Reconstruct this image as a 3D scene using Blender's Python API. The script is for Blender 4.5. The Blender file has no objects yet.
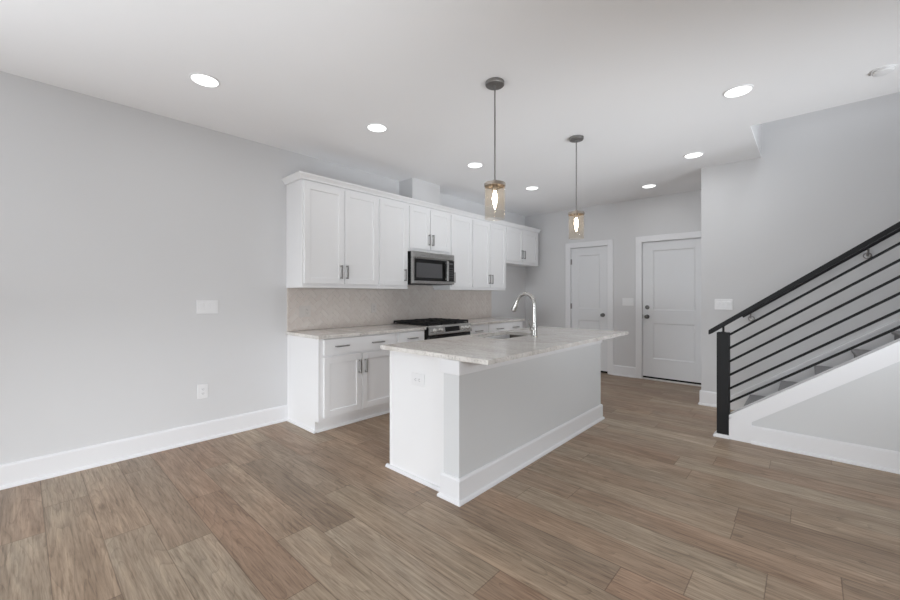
import bpy, bmesh, math, random
from mathutils import Vector, Matrix, noise as mnoise
random.seed(7)
sc = bpy.context.scene
COL = sc.collection
PI = math.pi

# ------------------------------------------------------------------ camera, world, big lights, exposure
CAM_H = 1.272
cam_d = bpy.data.cameras.new('camera')
cam_d.sensor_width = 36.0
cam_d.lens = 392.0 / 900.0 * 36.0
cam_d.shift_y = -5.0 / 900.0
cam_d.clip_start = 0.05
cam = bpy.data.objects.new('camera', cam_d)
cam.location = (0, 0, CAM_H)
cam.rotation_euler = (PI / 2, 0, math.radians(42.4))
COL.objects.link(cam)
sc.camera = cam

world = bpy.data.worlds.new('sky')
world.use_nodes = True
sc.world = world
wn = world.node_tree
bg = wn.nodes['Background']
bg.inputs[0].default_value = (0.86, 0.93, 1.0, 1)
bg.inputs[1].default_value = 0.05

sc.view_settings.view_transform = 'Standard'
sc.view_settings.look = 'None'
sc.view_settings.gamma = 1.0
sc.view_settings.use_curve_mapping = False
sc.view_settings.exposure = 0.0
sc.cycles.diffuse_bounces = 8
sc.cycles.max_bounces = 16
sc.cycles.transparent_max_bounces = 16
sc.cycles.caustics_reflective = False
sc.cycles.caustics_refractive = False
sc.cycles.sample_clamp_indirect = 6.0
sc.cycles.use_denoising = True


def area_light(name, loc, rot, sx, sy, power, color=(1, 1, 1), spread=PI):
    d = bpy.data.lights.new(name, 'AREA')
    d.shape = 'RECTANGLE'
    d.size, d.size_y = sx, sy
    d.energy = power
    d.color = color
    d.spread = spread
    o = bpy.data.objects.new(name, d)
    o.location = loc
    o.rotation_euler = rot
    COL.objects.link(o)
    return o


# daylight through the front windows behind the camera; side windows are added for fill
FRONT_Y = -4.6
WIN = [(-3.6, -2.25), (-2.0, -0.65), (-0.4, 0.95)]     # front wall, x ranges
LWIN = (-4.1, -1.1)                                    # added left-wall window, y range
RWIN = (-0.3, 2.7)                                     # added right-wall window, y range
LX, RX = -3.915, 3.3


def aimed(name, loc, target, sx, sy, power, spread_deg, color=(1, 1, 1)):
    o = area_light(name, loc, (0, 0, 0), sx, sy, power, color, math.radians(spread_deg))
    o.rotation_euler = (Vector(target) - Vector(loc)).to_track_quat('-Z', 'Y').to_euler()
    return o


DAY_FILL = (0.935, 0.987, 1.035)
aimed('front_window_daylight', (-1.5, FRONT_Y + 0.06, 0.5), (-1.5, 2.0, 0.1), 4.5, 0.8, 23, 50, DAY_FILL)
area_light('left_window_daylight', (LX + 0.065, -2.6, 1.0), (PI / 2, 0, -PI / 2), 3.0, 1.8, 31, DAY_FILL)  # unseen fill lamp, added to brighten the room from the left
aimed('right_window_daylight', (RX - 0.1, 0.6, 1.7), (0.2, 1.8, 0.0), 1.6, 0.8, 19.3, 70, DAY_FILL)  # added fill from the right, aimed down at the floor
aimed('floor_patch_daylight', (0.6, -2.6, 0.45), (-3.9, 0.6, 0.0), 1.2, 0.7, 13.2, 50, DAY_FILL)  # added low lamp, brightens the foot of the left wall
# fill lamps added out of view, aimed up to brighten the ceiling
area_light('bounce_flash', (-2.0, -1.2, 1.2), (PI, 0, 0), 1.5, 1.2, 39, DAY_FILL)
aimed('bounce_flash', (2.8, 2.8, 0.5), (-2.2, 4.6, 2.9), 1.0, 1.0, 17.5, 60, DAY_FILL)
aimed('bounce_flash', (0.6, -0.6, 0.5), (-2.2, 1.4, 2.8), 1.0, 1.0, 5.1, 50, DAY_FILL)
aimed('bounce_flash', (1.4, 1.4, 0.4), (-2.4, 3.6, 2.8), 1.0, 1.0, 3.55, 45, DAY_FILL)
# unseen lamp added above the lower steps to light the stairwell wall
area_light('landing_light', (0.45, 4.81, 5.05), (0, 0, 0), 1.3, 0.7, 19, (0.96, 0.99, 1.02), math.radians(130))
LAMP_W = 1.65


# ------------------------------------------------------------------ materials
def lin(c):
    return tuple(((v / 12.92) if v <= 0.04045 else ((v + 0.055) / 1.055) ** 2.4) for v in [x / 255.0 for x in c])


def mat(name, rgb, rough=0.5, metal=0.0, bump=None, spec=0.5, var=0.0, vscale=3.0, coat=0.0):
    m = bpy.data.materials.new(name)
    m.use_nodes = True
    nt = m.node_tree
    b = nt.nodes['Principled BSDF']
    b.inputs['Base Color'].default_value = (*lin(rgb), 1)
    b.inputs['Roughness'].default_value = rough
    b.inputs['Metallic'].default_value = metal
    b.inputs['Specular IOR Level'].default_value = spec
    if coat:
        b.inputs['Coat Weight'].default_value = coat
        b.inputs['Coat Roughness'].default_value = 0.1
    tc = nt.nodes.new('ShaderNodeTexCoord')
    if var:
        n = nt.nodes.new('ShaderNodeTexNoise')
        n.inputs['Scale'].default_value = vscale
        n.inputs['Detail'].default_value = 4
        nt.links.new(tc.outputs['Object'], n.inputs['Vector'])
        mx = nt.nodes.new('ShaderNodeMix')
        mx.data_type = 'RGBA'
        c = lin(rgb)
        mx.inputs['A'].default_value = (*[v * (1 - var) for v in c], 1)
        mx.inputs['B'].default_value = (*[min(1, v * (1 + var)) for v in c], 1)
        nt.links.new(n.outputs['Fac'], mx.inputs['Factor'])
        nt.links.new(mx.outputs['Result'], b.inputs['Base Color'])
    if bump:
        s, st = bump
        n2 = nt.nodes.new('ShaderNodeTexNoise')
        n2.inputs['Scale'].default_value = s
        n2.inputs['Detail'].default_value = 3
        nt.links.new(tc.outputs['Object'], n2.inputs['Vector'])
        bp = nt.nodes.new('ShaderNodeBump')
        bp.inputs['Strength'].default_value = st
        bp.inputs['Distance'].default_value = 0.002
        nt.links.new(n2.outputs['Fac'], bp.inputs['Height'])
        nt.links.new(bp.outputs['Normal'], b.inputs['Normal'])
    return m


M = {}
M['wall'] = mat('wall_paint', (216, 216, 217), 0.62, bump=(220, 0.05), var=0.008, spec=0.3)
M['knee'] = mat('knee_wall_paint', (216, 217, 218), 0.6, bump=(220, 0.05), var=0.008, spec=0.3)
M['ceiling'] = mat('ceiling_paint', (244, 244, 245), 0.8, bump=(180, 0.06), var=0.006, spec=0.2)
M['trim'] = mat('trim_paint', (233, 233, 235), 0.34, var=0.006)
M['cabinet'] = mat('cabinet_paint', (238, 238, 239), 0.36, var=0.006)
M['door'] = mat('door_paint', (226, 227, 229), 0.4, var=0.006)
M['nickel'] = mat('satin_nickel', (158, 156, 154), 0.42, 1.0, var=0.03)
M['darknickel'] = mat('dark_nickel', (105, 103, 101), 0.34, 1.0, var=0.03)
M['chrome'] = mat('polished_steel', (232, 231, 229), 0.28, 1.0, var=0.02)
M['black'] = mat('black_painted_metal', (22, 22, 23), 0.5, 0.0, var=0.08, vscale=20, spec=0.22)
M['rail'] = mat('charcoal_rail_paint', (40, 40, 42), 0.45, 0.0, var=0.06, spec=0.3)
M['iron'] = mat('cast_iron', (22, 22, 23), 0.55, 0.2, bump=(300, 0.2), var=0.1, vscale=40)
M['blackglass'] = mat('black_glass', (5, 5, 6), 0.1, 0.0, var=0.05, coat=0.15)
M['screen'] = mat('microwave_window_mesh', (92, 92, 94), 0.3, 0.3, var=0.04, vscale=60)
M['plastic'] = mat('white_plastic', (234, 234, 235), 0.35, var=0.005)
M['slot'] = mat('dark_slot', (90, 90, 92), 0.6, var=0.05)
M['carpet'] = mat('stair_carpet', (136, 135, 136), 0.95, bump=(600, 0.8), var=0.16, vscale=180, spec=0.1)
M['taupe'] = mat('taupe_plastic', (206, 201, 197), 0.4, var=0.01)
M['sinksteel'] = mat('satin_sink_steel', (98, 94, 90), 0.36, 1.0, var=0.05)
M['faucet'] = mat('brushed_faucet_nickel', (190, 188, 185), 0.26, 1.0, var=0.02)
M['under'] = mat('black_gap_rubber', (20, 18, 17), 0.8, var=0.1)  # black that stands in for the shade in the gaps under the doors
M['grout'] = mat('tile_grout', (222, 217, 212), 0.8, var=0.03, vscale=30)
M['sill'] = mat('threshold_metal', (226, 224, 222), 0.4, 0.0, var=0.02)
M['bronze'] = mat('pendant_champagne_metal', (184, 175, 165), 0.32, 1.0, var=0.04)
M['pendant'] = mat('pendant_brushed_metal', (150, 148, 146), 0.36, 1.0, var=0.03)
M['shaft'] = M['wall']


def steel_mat():
    m = mat('brushed_steel', (186, 185, 183), 0.27, 1.0)
    nt = m.node_tree
    b = nt.nodes['Principled BSDF']
    tc = nt.nodes['Texture Coordinate']
    mp = nt.nodes.new('ShaderNodeMapping')
    mp.inputs['Scale'].default_value = (400, 3, 400)
    n = nt.nodes.new('ShaderNodeTexNoise')
    n.inputs['Scale'].default_value = 1.0
    nt.links.new(tc.outputs['Object'], mp.inputs['Vector'])
    nt.links.new(mp.outputs['Vector'], n.inputs['Vector'])
    mr = nt.nodes.new('ShaderNodeMapRange')
    mr.inputs['To Min'].default_value = 0.2
    mr.inputs['To Max'].default_value = 0.36
    nt.links.new(n.outputs['Fac'], mr.inputs['Value'])
    nt.links.new(mr.outputs['Result'], b.inputs['Roughness'])
    return m


M['steel'] = steel_mat()


def emit_mat(name, rgb, s):
    m = bpy.data.materials.new(name)
    m.use_nodes = True
    nt = m.node_tree
    nt.nodes.clear()
    o = nt.nodes.new('ShaderNodeOutputMaterial')
    e = nt.nodes.new('ShaderNodeEmission')
    e.inputs[0].default_value = (*rgb, 1)
    e.inputs[1].default_value = s
    nt.links.new(e.outputs[0], o.inputs[0])
    return m


M['lens'] = emit_mat('lit_lens', (1, 1, 1), 3.0)
M['bulb'] = emit_mat('lit_bulb_glass', (1.0, 0.86, 0.68), 40.0)


def thin_glass(name, tint, ior=1.5, extra=0.0, rough=0.02, seeded=False):
    m = bpy.data.materials.new(name)
    m.use_nodes = True
    nt = m.node_tree
    nt.nodes.clear()
    o = nt.nodes.new('ShaderNodeOutputMaterial')
    t = nt.nodes.new('ShaderNodeBsdfTransparent')
    t.inputs[0].default_value = (*tint, 1)
    g = nt.nodes.new('ShaderNodeBsdfGlossy')
    g.inputs['Roughness'].default_value = rough
    f = nt.nodes.new('ShaderNodeLayerWeight')
    f.inputs['Blend'].default_value = 0.28
    mr = nt.nodes.new('ShaderNodeMapRange')
    mr.inputs['To Min'].default_value = 0.03 + extra
    mr.inputs['To Max'].default_value = 0.75
    nt.links.new(f.outputs['Facing'], mr.inputs['Value'])
    pw = nt.nodes.new('ShaderNodeMath')
    pw.operation = 'POWER'
    pw.inputs[1].default_value = 2.2
    nt.links.new(mr.outputs['Result'], pw.inputs[0])
    mx = nt.nodes.new('ShaderNodeMixShader')
    nt.links.new(pw.outputs[0], mx.inputs[0])
    nt.links.new(t.outputs[0], mx.inputs[1])
    nt.links.new(g.outputs[0], mx.inputs[2])
    if seeded:
        tc = nt.nodes.new('ShaderNodeTexCoord')
        v = nt.nodes.new('ShaderNodeTexNoise')
        v.inputs['Scale'].default_value = 45
        nt.links.new(tc.outputs['Object'], v.inputs['Vector'])
        bp = nt.nodes.new('ShaderNodeBump')
        bp.inputs['Strength'].default_value = 0.25
        bp.inputs['Distance'].default_value = 0.01
        nt.links.new(v.outputs['Fac'], bp.inputs['Height'])
        nt.links.new(bp.outputs['Normal'], g.inputs['Normal'])
        # faint warm tint mixed in for the bulb's glow on the clear glass
        d = nt.nodes.new('ShaderNodeBsdfTranslucent')
        d.inputs[0].default_value = (0.9, 0.82, 0.72, 1)
        m2 = nt.nodes.new('ShaderNodeMixShader')
        m2.inputs[0].default_value = 0.014
        nt.links.new(mx.outputs[0], m2.inputs[1])
        nt.links.new(d.outputs[0], m2.inputs[2])
        nt.links.new(m2.outputs[0], o.inputs[0])
    else:
        nt.links.new(mx.outputs[0], o.inputs[0])
    return m


M['shade'] = thin_glass('pendant_clear_glass', (0.965, 0.945, 0.915), extra=0.02, seeded=True)
M['pane'] = thin_glass('window_glass', (0.97, 0.98, 0.98))


def wood_floor():
    m = bpy.data.materials.new('oak_plank_floor')
    m.use_nodes = True
    nt = m.node_tree
    N, L = nt.nodes.new, nt.links.new
    b = nt.nodes['Principled BSDF']
    uv = N('ShaderNodeUVMap'); uv.uv_map = 'UVMap'
    at = N('ShaderNodeAttribute'); at.attribute_name = 'tone'
    sep = N('ShaderNodeSeparateColor'); L(at.outputs['Color'], sep.inputs[0])
    # per-plank offset of the grain
    comb = N('ShaderNodeCombineXYZ')
    s1 = N('ShaderNodeMath'); s1.operation = 'MULTIPLY'; s1.inputs[1].default_value = 57.0
    L(sep.outputs[1], s1.inputs[0]); L(s1.outputs[0], comb.inputs[0])
    s2 = N('ShaderNodeMath'); s2.operation = 'MULTIPLY'; s2.inputs[1].default_value = 31.0
    L(sep.outputs[2], s2.inputs[0]); L(s2.outputs[0], comb.inputs[1]); L(s2.outputs[0], comb.inputs[2])
    add = N('ShaderNodeVectorMath'); add.operation = 'ADD'
    L(uv.outputs[0], add.inputs[0]); L(comb.outputs[0], add.inputs[1])

    def mapping(sx, sy):
        mp = N('ShaderNodeMapping'); mp.inputs['Scale'].default_value = (sx, sy, 1)
        L(add.outputs[0], mp.inputs['Vector']); return mp

    def noise(mp, scale, detail, dist=0.0, rough=0.55):
        n = N('ShaderNodeTexNoise')
        n.inputs['Scale'].default_value = scale; n.inputs['Detail'].default_value = detail
        n.inputs['Distortion'].default_value = dist; n.inputs['Roughness'].default_value = rough
        L(mp.outputs[0], n.inputs['Vector']); return n
    fine = noise(mapping(3.0, 60), 1.0, 6, 0.5, 0.7)
    broad = noise(mapping(1.1, 7), 1.0, 4, 1.2)
    # cathedral figure: rings of a stretched, distorted band pattern
    mpw = mapping(0.55, 5.0)
    wv = N('ShaderNodeTexNoise'); wv.inputs['Scale'].default_value = 1.0; wv.inputs['Detail'].default_value = 1.5
    wv.inputs['Distortion'].default_value = 0.35
    L(mpw.outputs[0], wv.inputs['Vector'])
    wm = N('ShaderNodeMath'); wm.operation = 'MULTIPLY'; wm.inputs[1].default_value = 26.0; L(wv.outputs['Fac'], wm.inputs[0])
    wf = N('ShaderNodeMath'); wf.operation = 'FRACT'; L(wm.outputs[0], wf.inputs[0])
    ring = N('ShaderNodeValToRGB')
    ring.color_ramp.elements[0].position = 0.0; ring.color_ramp.elements[0].color = (1, 1, 1, 1)
    ring.color_ramp.elements[1].position = 1.0; ring.color_ramp.elements[1].color = (0.15, 0.15, 0.15, 1)
    e = ring.color_ramp.elements.new(0.82); e.color = (0.8, 0.8, 0.8, 1)
    L(wf.outputs[0], ring.inputs[0])
    # knots
    vor = N('ShaderNodeTexVoronoi'); vor.inputs['Scale'].default_value = 1.0
    L(mapping(1.3, 4.2).outputs[0], vor.inputs['Vector'])
    kr = N('ShaderNodeValToRGB')
    kr.color_ramp.elements[0].position = 0.03; kr.color_ramp.elements[0].color = (0.35, 0.3, 0.27, 1)
    kr.color_ramp.elements[1].position = 0.10; kr.color_ramp.elements[1].color = (1, 1, 1, 1)
    L(vor.outputs['Distance'], kr.inputs[0])
    # base tones
    tone = N('ShaderNodeValToRGB')
    cr = tone.color_ramp
    cr.elements[0].position = 0.0; cr.elements[0].color = (*lin((147, 130, 113)), 1)
    cr.elements[1].position = 1.0; cr.elements[1].color = (*lin((178, 164, 147)), 1)
    e = cr.elements.new(0.35); e.color = (*lin((161, 144, 126)), 1)
    e = cr.elements.new(0.62); e.color = (*lin((167, 151, 132)), 1)
    L(sep.outputs[0], tone.inputs[0])
    red = N('ShaderNodeMix'); red.data_type = 'RGBA'; red.inputs['B'].default_value = (*lin((160, 135, 115)), 1)
    rf = N('ShaderNodeMapRange'); rf.inputs['From Min'].default_value = 0.45; rf.inputs['From Max'].default_value = 1.0; rf.inputs['To Max'].default_value = 0.75
    L(sep.outputs[2], rf.inputs['Value']); L(rf.outputs[0], red.inputs['Factor']); L(tone.outputs[0], red.inputs['A'])

    def mul(a, bsock, fac):
        mx = N('ShaderNodeMix'); mx.data_type = 'RGBA'; mx.blend_type = 'MULTIPLY'; mx.inputs['Factor'].default_value = fac
        L(a, mx.inputs['A']); L(bsock, mx.inputs['B']); return mx.outputs['Result']

    def ramp(src, lo, hi, c0, c1):
        r = N('ShaderNodeValToRGB')
        r.color_ramp.elements[0].position = lo; r.color_ramp.elements[0].color = (*c0, 1)
        r.color_ramp.elements[1].position = hi; r.color_ramp.elements[1].color = (*c1, 1)
        L(src, r.inputs[0]); return r.outputs[0]
    c = mul(red.outputs['Result'], ramp(fine.outputs['Fac'], 0.3, 0.68, (0.58, 0.55, 0.52), (1.30, 1.30, 1.29)), 0.72)
    c = mul(c, ramp(broad.outputs['Fac'], 0.3, 0.7, (0.72, 0.68, 0.64), (1.24, 1.24, 1.23)), 0.75)
    pore = noise(mapping(7.0, 110), 1.0, 3, 0.2, 0.6)
    c = mul(c, ramp(pore.outputs['Fac'], 0.30, 0.5, (0.55, 0.5, 0.46), (1.06, 1.06, 1.06)), 0.7)
    c = mul(c, ring.outputs[0], 0.28)
    warm = noise(mapping(0.8, 3.0), 1.0, 2, 0.4)
    c = mul(c, ramp(warm.outputs['Fac'], 0.40, 0.68, (1, 1, 1), (1.05, 0.95, 0.90)), 0.7)
    c = mul(c, kr.outputs[0], 0.6)
    # the bevelled joints between planks (second UV holds metres to the plank's edges)
    uv2 = N('ShaderNodeUVMap'); uv2.uv_map = 'EdgeMap'
    sx = N('ShaderNodeSeparateXYZ'); L(uv2.outputs[0], sx.inputs[0])

    def edge(sock, w):
        a = N('ShaderNodeMath'); a.operation = 'ABSOLUTE'; L(sock, a.inputs[0])
        r = N('ShaderNodeMapRange'); r.inputs['From Min'].default_value = w; r.inputs['From Max'].default_value = w + 0.0024
        L(a.outputs[0], r.inputs['Value']); return r.outputs[0]
    # u: distance from plank centre minus half length -> negative inside
    ju = edge(sx.outputs[0], 0.0008); jv = edge(sx.outputs[1], 0.0008)
    jm = N('ShaderNodeMath'); jm.operation = 'MINIMUM'; L(ju, jm.inputs[0]); L(jv, jm.inputs[1])
    jr = N('ShaderNodeValToRGB')
    jr.color_ramp.elements[0].color = (0.5, 0.46, 0.43, 1); jr.color_ramp.elements[1].color = (1, 1, 1, 1)
    L(jm.outputs[0], jr.inputs[0])
    c = mul(c, jr.outputs[0], 0.85)
    L(c, b.inputs['Base Color'])
    b.inputs['Roughness'].default_value = 0.44
    b.inputs['Specular IOR Level'].default_value = 0.42
    bp = N('ShaderNodeBump'); bp.inputs['Strength'].default_value = 0.18; bp.inputs['Distance'].default_value = 0.002
    L(fine.outputs['Fac'], bp.inputs['Height'])
    L(bp.outputs[0], b.inputs['Normal'])
    return m


M['floor'] = wood_floor()


def granite():
    m = bpy.data.materials.new('pale_granite')
    m.use_nodes = True
    nt = m.node_tree
    N, L = nt.nodes.new, nt.links.new
    b = nt.nodes['Principled BSDF']
    tc = N('ShaderNodeTexCoord')

    def noise(scale, detail, dist, sx=1, sy=1, rough=0.6):
        mp = N('ShaderNodeMapping'); mp.inputs['Scale'].default_value = (sx, sy, 1.0)
        mp.inputs['Rotation'].default_value = (0, 0, 0.5)
        L(tc.outputs['Object'], mp.inputs['Vector'])
        n = N('ShaderNodeTexNoise'); n.inputs['Scale'].default_value = scale; n.inputs['Detail'].default_value = detail
        n.inputs['Distortion'].default_value = dist; n.inputs['Roughness'].default_value = rough
        L(mp.outputs[0], n.inputs['Vector']); return n
    a = noise(2.2, 6, 1.4, 1.0, 3.0)
    r = N('ShaderNodeValToRGB')
    r.color_ramp.elements[0].position = 0.28; r.color_ramp.elements[0].color = (*lin((192, 186, 180)), 1)
    r.color_ramp.elements[1].position = 0.72; r.color_ramp.elements[1].color = (*lin((236, 233, 229)), 1)
    e = r.color_ramp.elements.new(0.47); e.color = (*lin((220, 216, 211)), 1)
    L(a.outputs['Fac'], r.inputs[0])
    sp = noise(70, 4, 0.2, rough=0.7)
    r2 = N('ShaderNodeValToRGB')
    r2.color_ramp.elements[0].position = 0.32; r2.color_ramp.elements[0].color = (0.42, 0.4, 0.39, 1)
    r2.color_ramp.elements[1].position = 0.5; r2.color_ramp.elements[1].color = (1, 1, 1, 1)
    L(sp.outputs['Fac'], r2.inputs[0])
    mx = N('ShaderNodeMix'); mx.data_type = 'RGBA'; mx.blend_type = 'MULTIPLY'; mx.inputs['Factor'].default_value = 0.7
    L(r.outputs[0], mx.inputs['A']); L(r2.outputs[0], mx.inputs['B'])
    bl = noise(7, 3, 0.8, rough=0.5)
    r3 = N('ShaderNodeValToRGB')
    r3.color_ramp.elements[0].position = 0.71; r3.color_ramp.elements[0].color = (1, 1, 1, 1)
    r3.color_ramp.elements[1].position = 0.76; r3.color_ramp.elements[1].color = (0.28, 0.26, 0.26, 1)
    L(bl.outputs['Fac'], r3.inputs[0])
    mx2 = N('ShaderNodeMix'); mx2.data_type = 'RGBA'; mx2.blend_type = 'MULTIPLY'; mx2.inputs['Factor'].default_value = 0.85
    L(mx.outputs['Result'], mx2.inputs['A']); L(r3.outputs[0], mx2.inputs['B'])
    L(mx2.outputs['Result'], b.inputs['Base Color'])
    b.inputs['Roughness'].default_value = 0.13
    b.inputs['Specular IOR Level'].default_value = 0.5
    return m


M['granite'] = granite()


def tile_mat():
    m = bpy.data.materials.new('taupe_glazed_tile')
    m.use_nodes = True
    nt = m.node_tree
    N, L = nt.nodes.new, nt.links.new
    b = nt.nodes['Principled BSDF']
    at = N('ShaderNodeAttribute'); at.attribute_name = 'tone'
    r = N('ShaderNodeValToRGB')
    r.color_ramp.elements[0].color = (*lin((212, 203, 197)), 1)
    r.color_ramp.elements[1].color = (*lin((218, 211, 205)), 1)
    L(at.outputs['Color'], r.inputs[0])
    L(r.outputs[0], b.inputs['Base Color'])
    b.inputs['Roughness'].default_value = 0.25
    return m


M['tile'] = tile_mat()

# ------------------------------------------------------------------ mesh helpers
ORG = {}


class B:
    """collects shapes in world coordinates and links them as ONE mesh object"""

    def __init__(s):
        s.bm = bmesh.new()

    def box(s, x0, x1, y0, y1, z0, z1, bev=0.0, seg=1):
        t = bmesh.new()
        bmesh.ops.create_cube(t, size=1.0)
        for v in t.verts:
            v.co = Vector(((x0 + x1) / 2 + v.co.x * (x1 - x0), (y0 + y1) / 2 + v.co.y * (y1 - y0), (z0 + z1) / 2 + v.co.z * (z1 - z0)))
        if bev:
            bmesh.ops.bevel(t, geom=t.edges[:], offset=bev, segments=seg, profile=0.5, affect='EDGES')
        s._merge(t)
        return s

    def _merge(s, t):
        me = bpy.data.meshes.new('tmp')
        t.to_mesh(me)
        t.free()
        s.bm.from_mesh(me)
        bpy.data.meshes.remove(me)

    def prism(s, pts, axis, a0, a1, bev=0.0):
        """pts: outline in the two other axes (order x,y,z without axis)"""
        t = bmesh.new()

        def P(p, a):
            c = [p[0], p[1]]
            c.insert(axis, a)
            return Vector(c)
        v0 = [t.verts.new(P(p, a0)) for p in pts]
        v1 = [t.verts.new(P(p, a1)) for p in pts]
        n = len(pts)
        t.faces.new(v0)
        t.faces.new(v1[::-1])
        for i in range(n):
            t.faces.new((v0[i], v1[i], v1[(i + 1) % n], v0[(i + 1) % n]))
        bmesh.ops.recalc_face_normals(t, faces=t.faces[:])
        if bev:
            bmesh.ops.bevel(t, geom=t.edges[:], offset=bev, segments=1, affect='EDGES')
        s._merge(t)
        return s

    def tube(s, pts, rad, seg=12, cap=True):
        """round tube along points; rad a number or a list"""
        pts = [Vector(p) for p in pts]
        n = len(pts)
        rr = rad if isinstance(rad, (list, tuple)) else [rad] * n
        t = bmesh.new()
        rings = []
        up = None
        for i, p in enumerate(pts):
            d = (pts[min(i + 1, n - 1)] - pts[max(i - 1, 0)]).normalized()
            if up is None:
                a = Vector((0, 0, 1)) if abs(d.z) < 0.9 else Vector((1, 0, 0))
                up = (a - d * a.dot(d)).normalized()
            else:
                up = (up - d * up.dot(d)).normalized()
            w = d.cross(up)
            rings.append([t.verts.new(p + (up * math.cos(2 * PI * k / seg) + w * math.sin(2 * PI * k / seg)) * rr[i]) for k in range(seg)])
        for i in range(n - 1):
            for k in range(seg):
                t.faces.new((rings[i][k], rings[i][(k + 1) % seg], rings[i + 1][(k + 1) % seg], rings[i + 1][k]))
        if cap:
            t.faces.new(rings[0][::-1])
            t.faces.new(rings[-1])
        bmesh.ops.recalc_face_normals(t, faces=t.faces[:])
        s._merge(t)
        return s

    def lathe(s, prof, c, axis='z', seg=32, closed=False):
        """prof: (r, h) pairs turned about an axis through c"""
        t = bmesh.new()
        rings = []
        for r, hh in prof:
            ring = []
            for k in range(seg):
                a = 2 * PI * k / seg
                u, w = r * math.cos(a), r * math.sin(a)
                p = {'z': (u, w, hh), 'y': (u, hh, w), 'x': (hh, u, w)}[axis]
                ring.append(t.verts.new(Vector(c) + Vector(p)))
            rings.append(ring)
        m = len(rings)
        for i in range(m if closed else m - 1):
            a, b2 = rings[i], rings[(i + 1) % m]
            for k in range(seg):
                t.faces.new((a[k], a[(k + 1) % seg], b2[(k + 1) % seg], b2[k]))
        if not closed:
            if prof[0][0] > 1e-6:
                t.faces.new(rings[0][::-1])
            if prof[-1][0] > 1e-6:
                t.faces.new(rings[-1])
        bmesh.ops.remove_doubles(t, verts=t.verts[:], dist=1e-6)
        bmesh.ops.recalc_face_normals(t, faces=t.faces[:])
        s._merge(t)
        return s

    def build(s, name, material, parent=None, smooth=False, origin=None, **props):
        me = bpy.data.meshes.new(name)
        if parent is not None:
            org = ORG[parent.name]
        elif origin is not None:
            org = Vector(origin)
        else:
            org = Vector((0, 0, 0))
        for v in s.bm.verts:
            v.co -= org
        s.bm.to_mesh(me)
        s.bm.free()
        me.materials.append(material)
        if smooth:
            try:
                me.shade_smooth()
                me.set_sharp_from_angle(angle=math.radians(35))
            except Exception:
                pass
        o = bpy.data.objects.new(name, me)
        COL.objects.link(o)
        ORG[o.name] = org.copy()
        if parent is not None:
            o.parent = parent
        else:
            o.location = org
        for k, v in props.items():
            o[k] = v
        return o


def thing(name, loc, label, category, group=None):
    o = bpy.data.objects.new(name, None)
    o.empty_display_size = 0.1
    o.location = loc
    COL.objects.link(o)
    ORG[o.name] = Vector(loc)
    o['label'] = label
    o['category'] = category
    if group:
        o['group'] = group
    return o


def tag(o, label, category, group=None):
    o['label'] = label
    o['category'] = category
    if group:
        o['group'] = group
    return o


def struct(b, name, material, **kw):
    return b.build(name, material, kind='structure', **kw)


def copy_tree(o, parent=None):
    c = o.copy()
    COL.objects.link(c)
    if parent is not None:
        c.parent = parent
    for ch in list(o.children):
        copy_tree(ch, c)
    return c


# ------------------------------------------------------------------ the room
XL = -3.915      # left wall
YB = 6.38        # back wall with the two doors
YS = 5.33        # wall beside the stairs
XC = -0.915      # its free corner
H = 2.743
XR = 3.3         # right wall, out of view
KY = 4.235       # face of the knee wall under the stairs
OX, OY = -0.37, 4.29   # corner of the stair opening in the ceiling
SL = 0.736       # slope of the stairs


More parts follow.
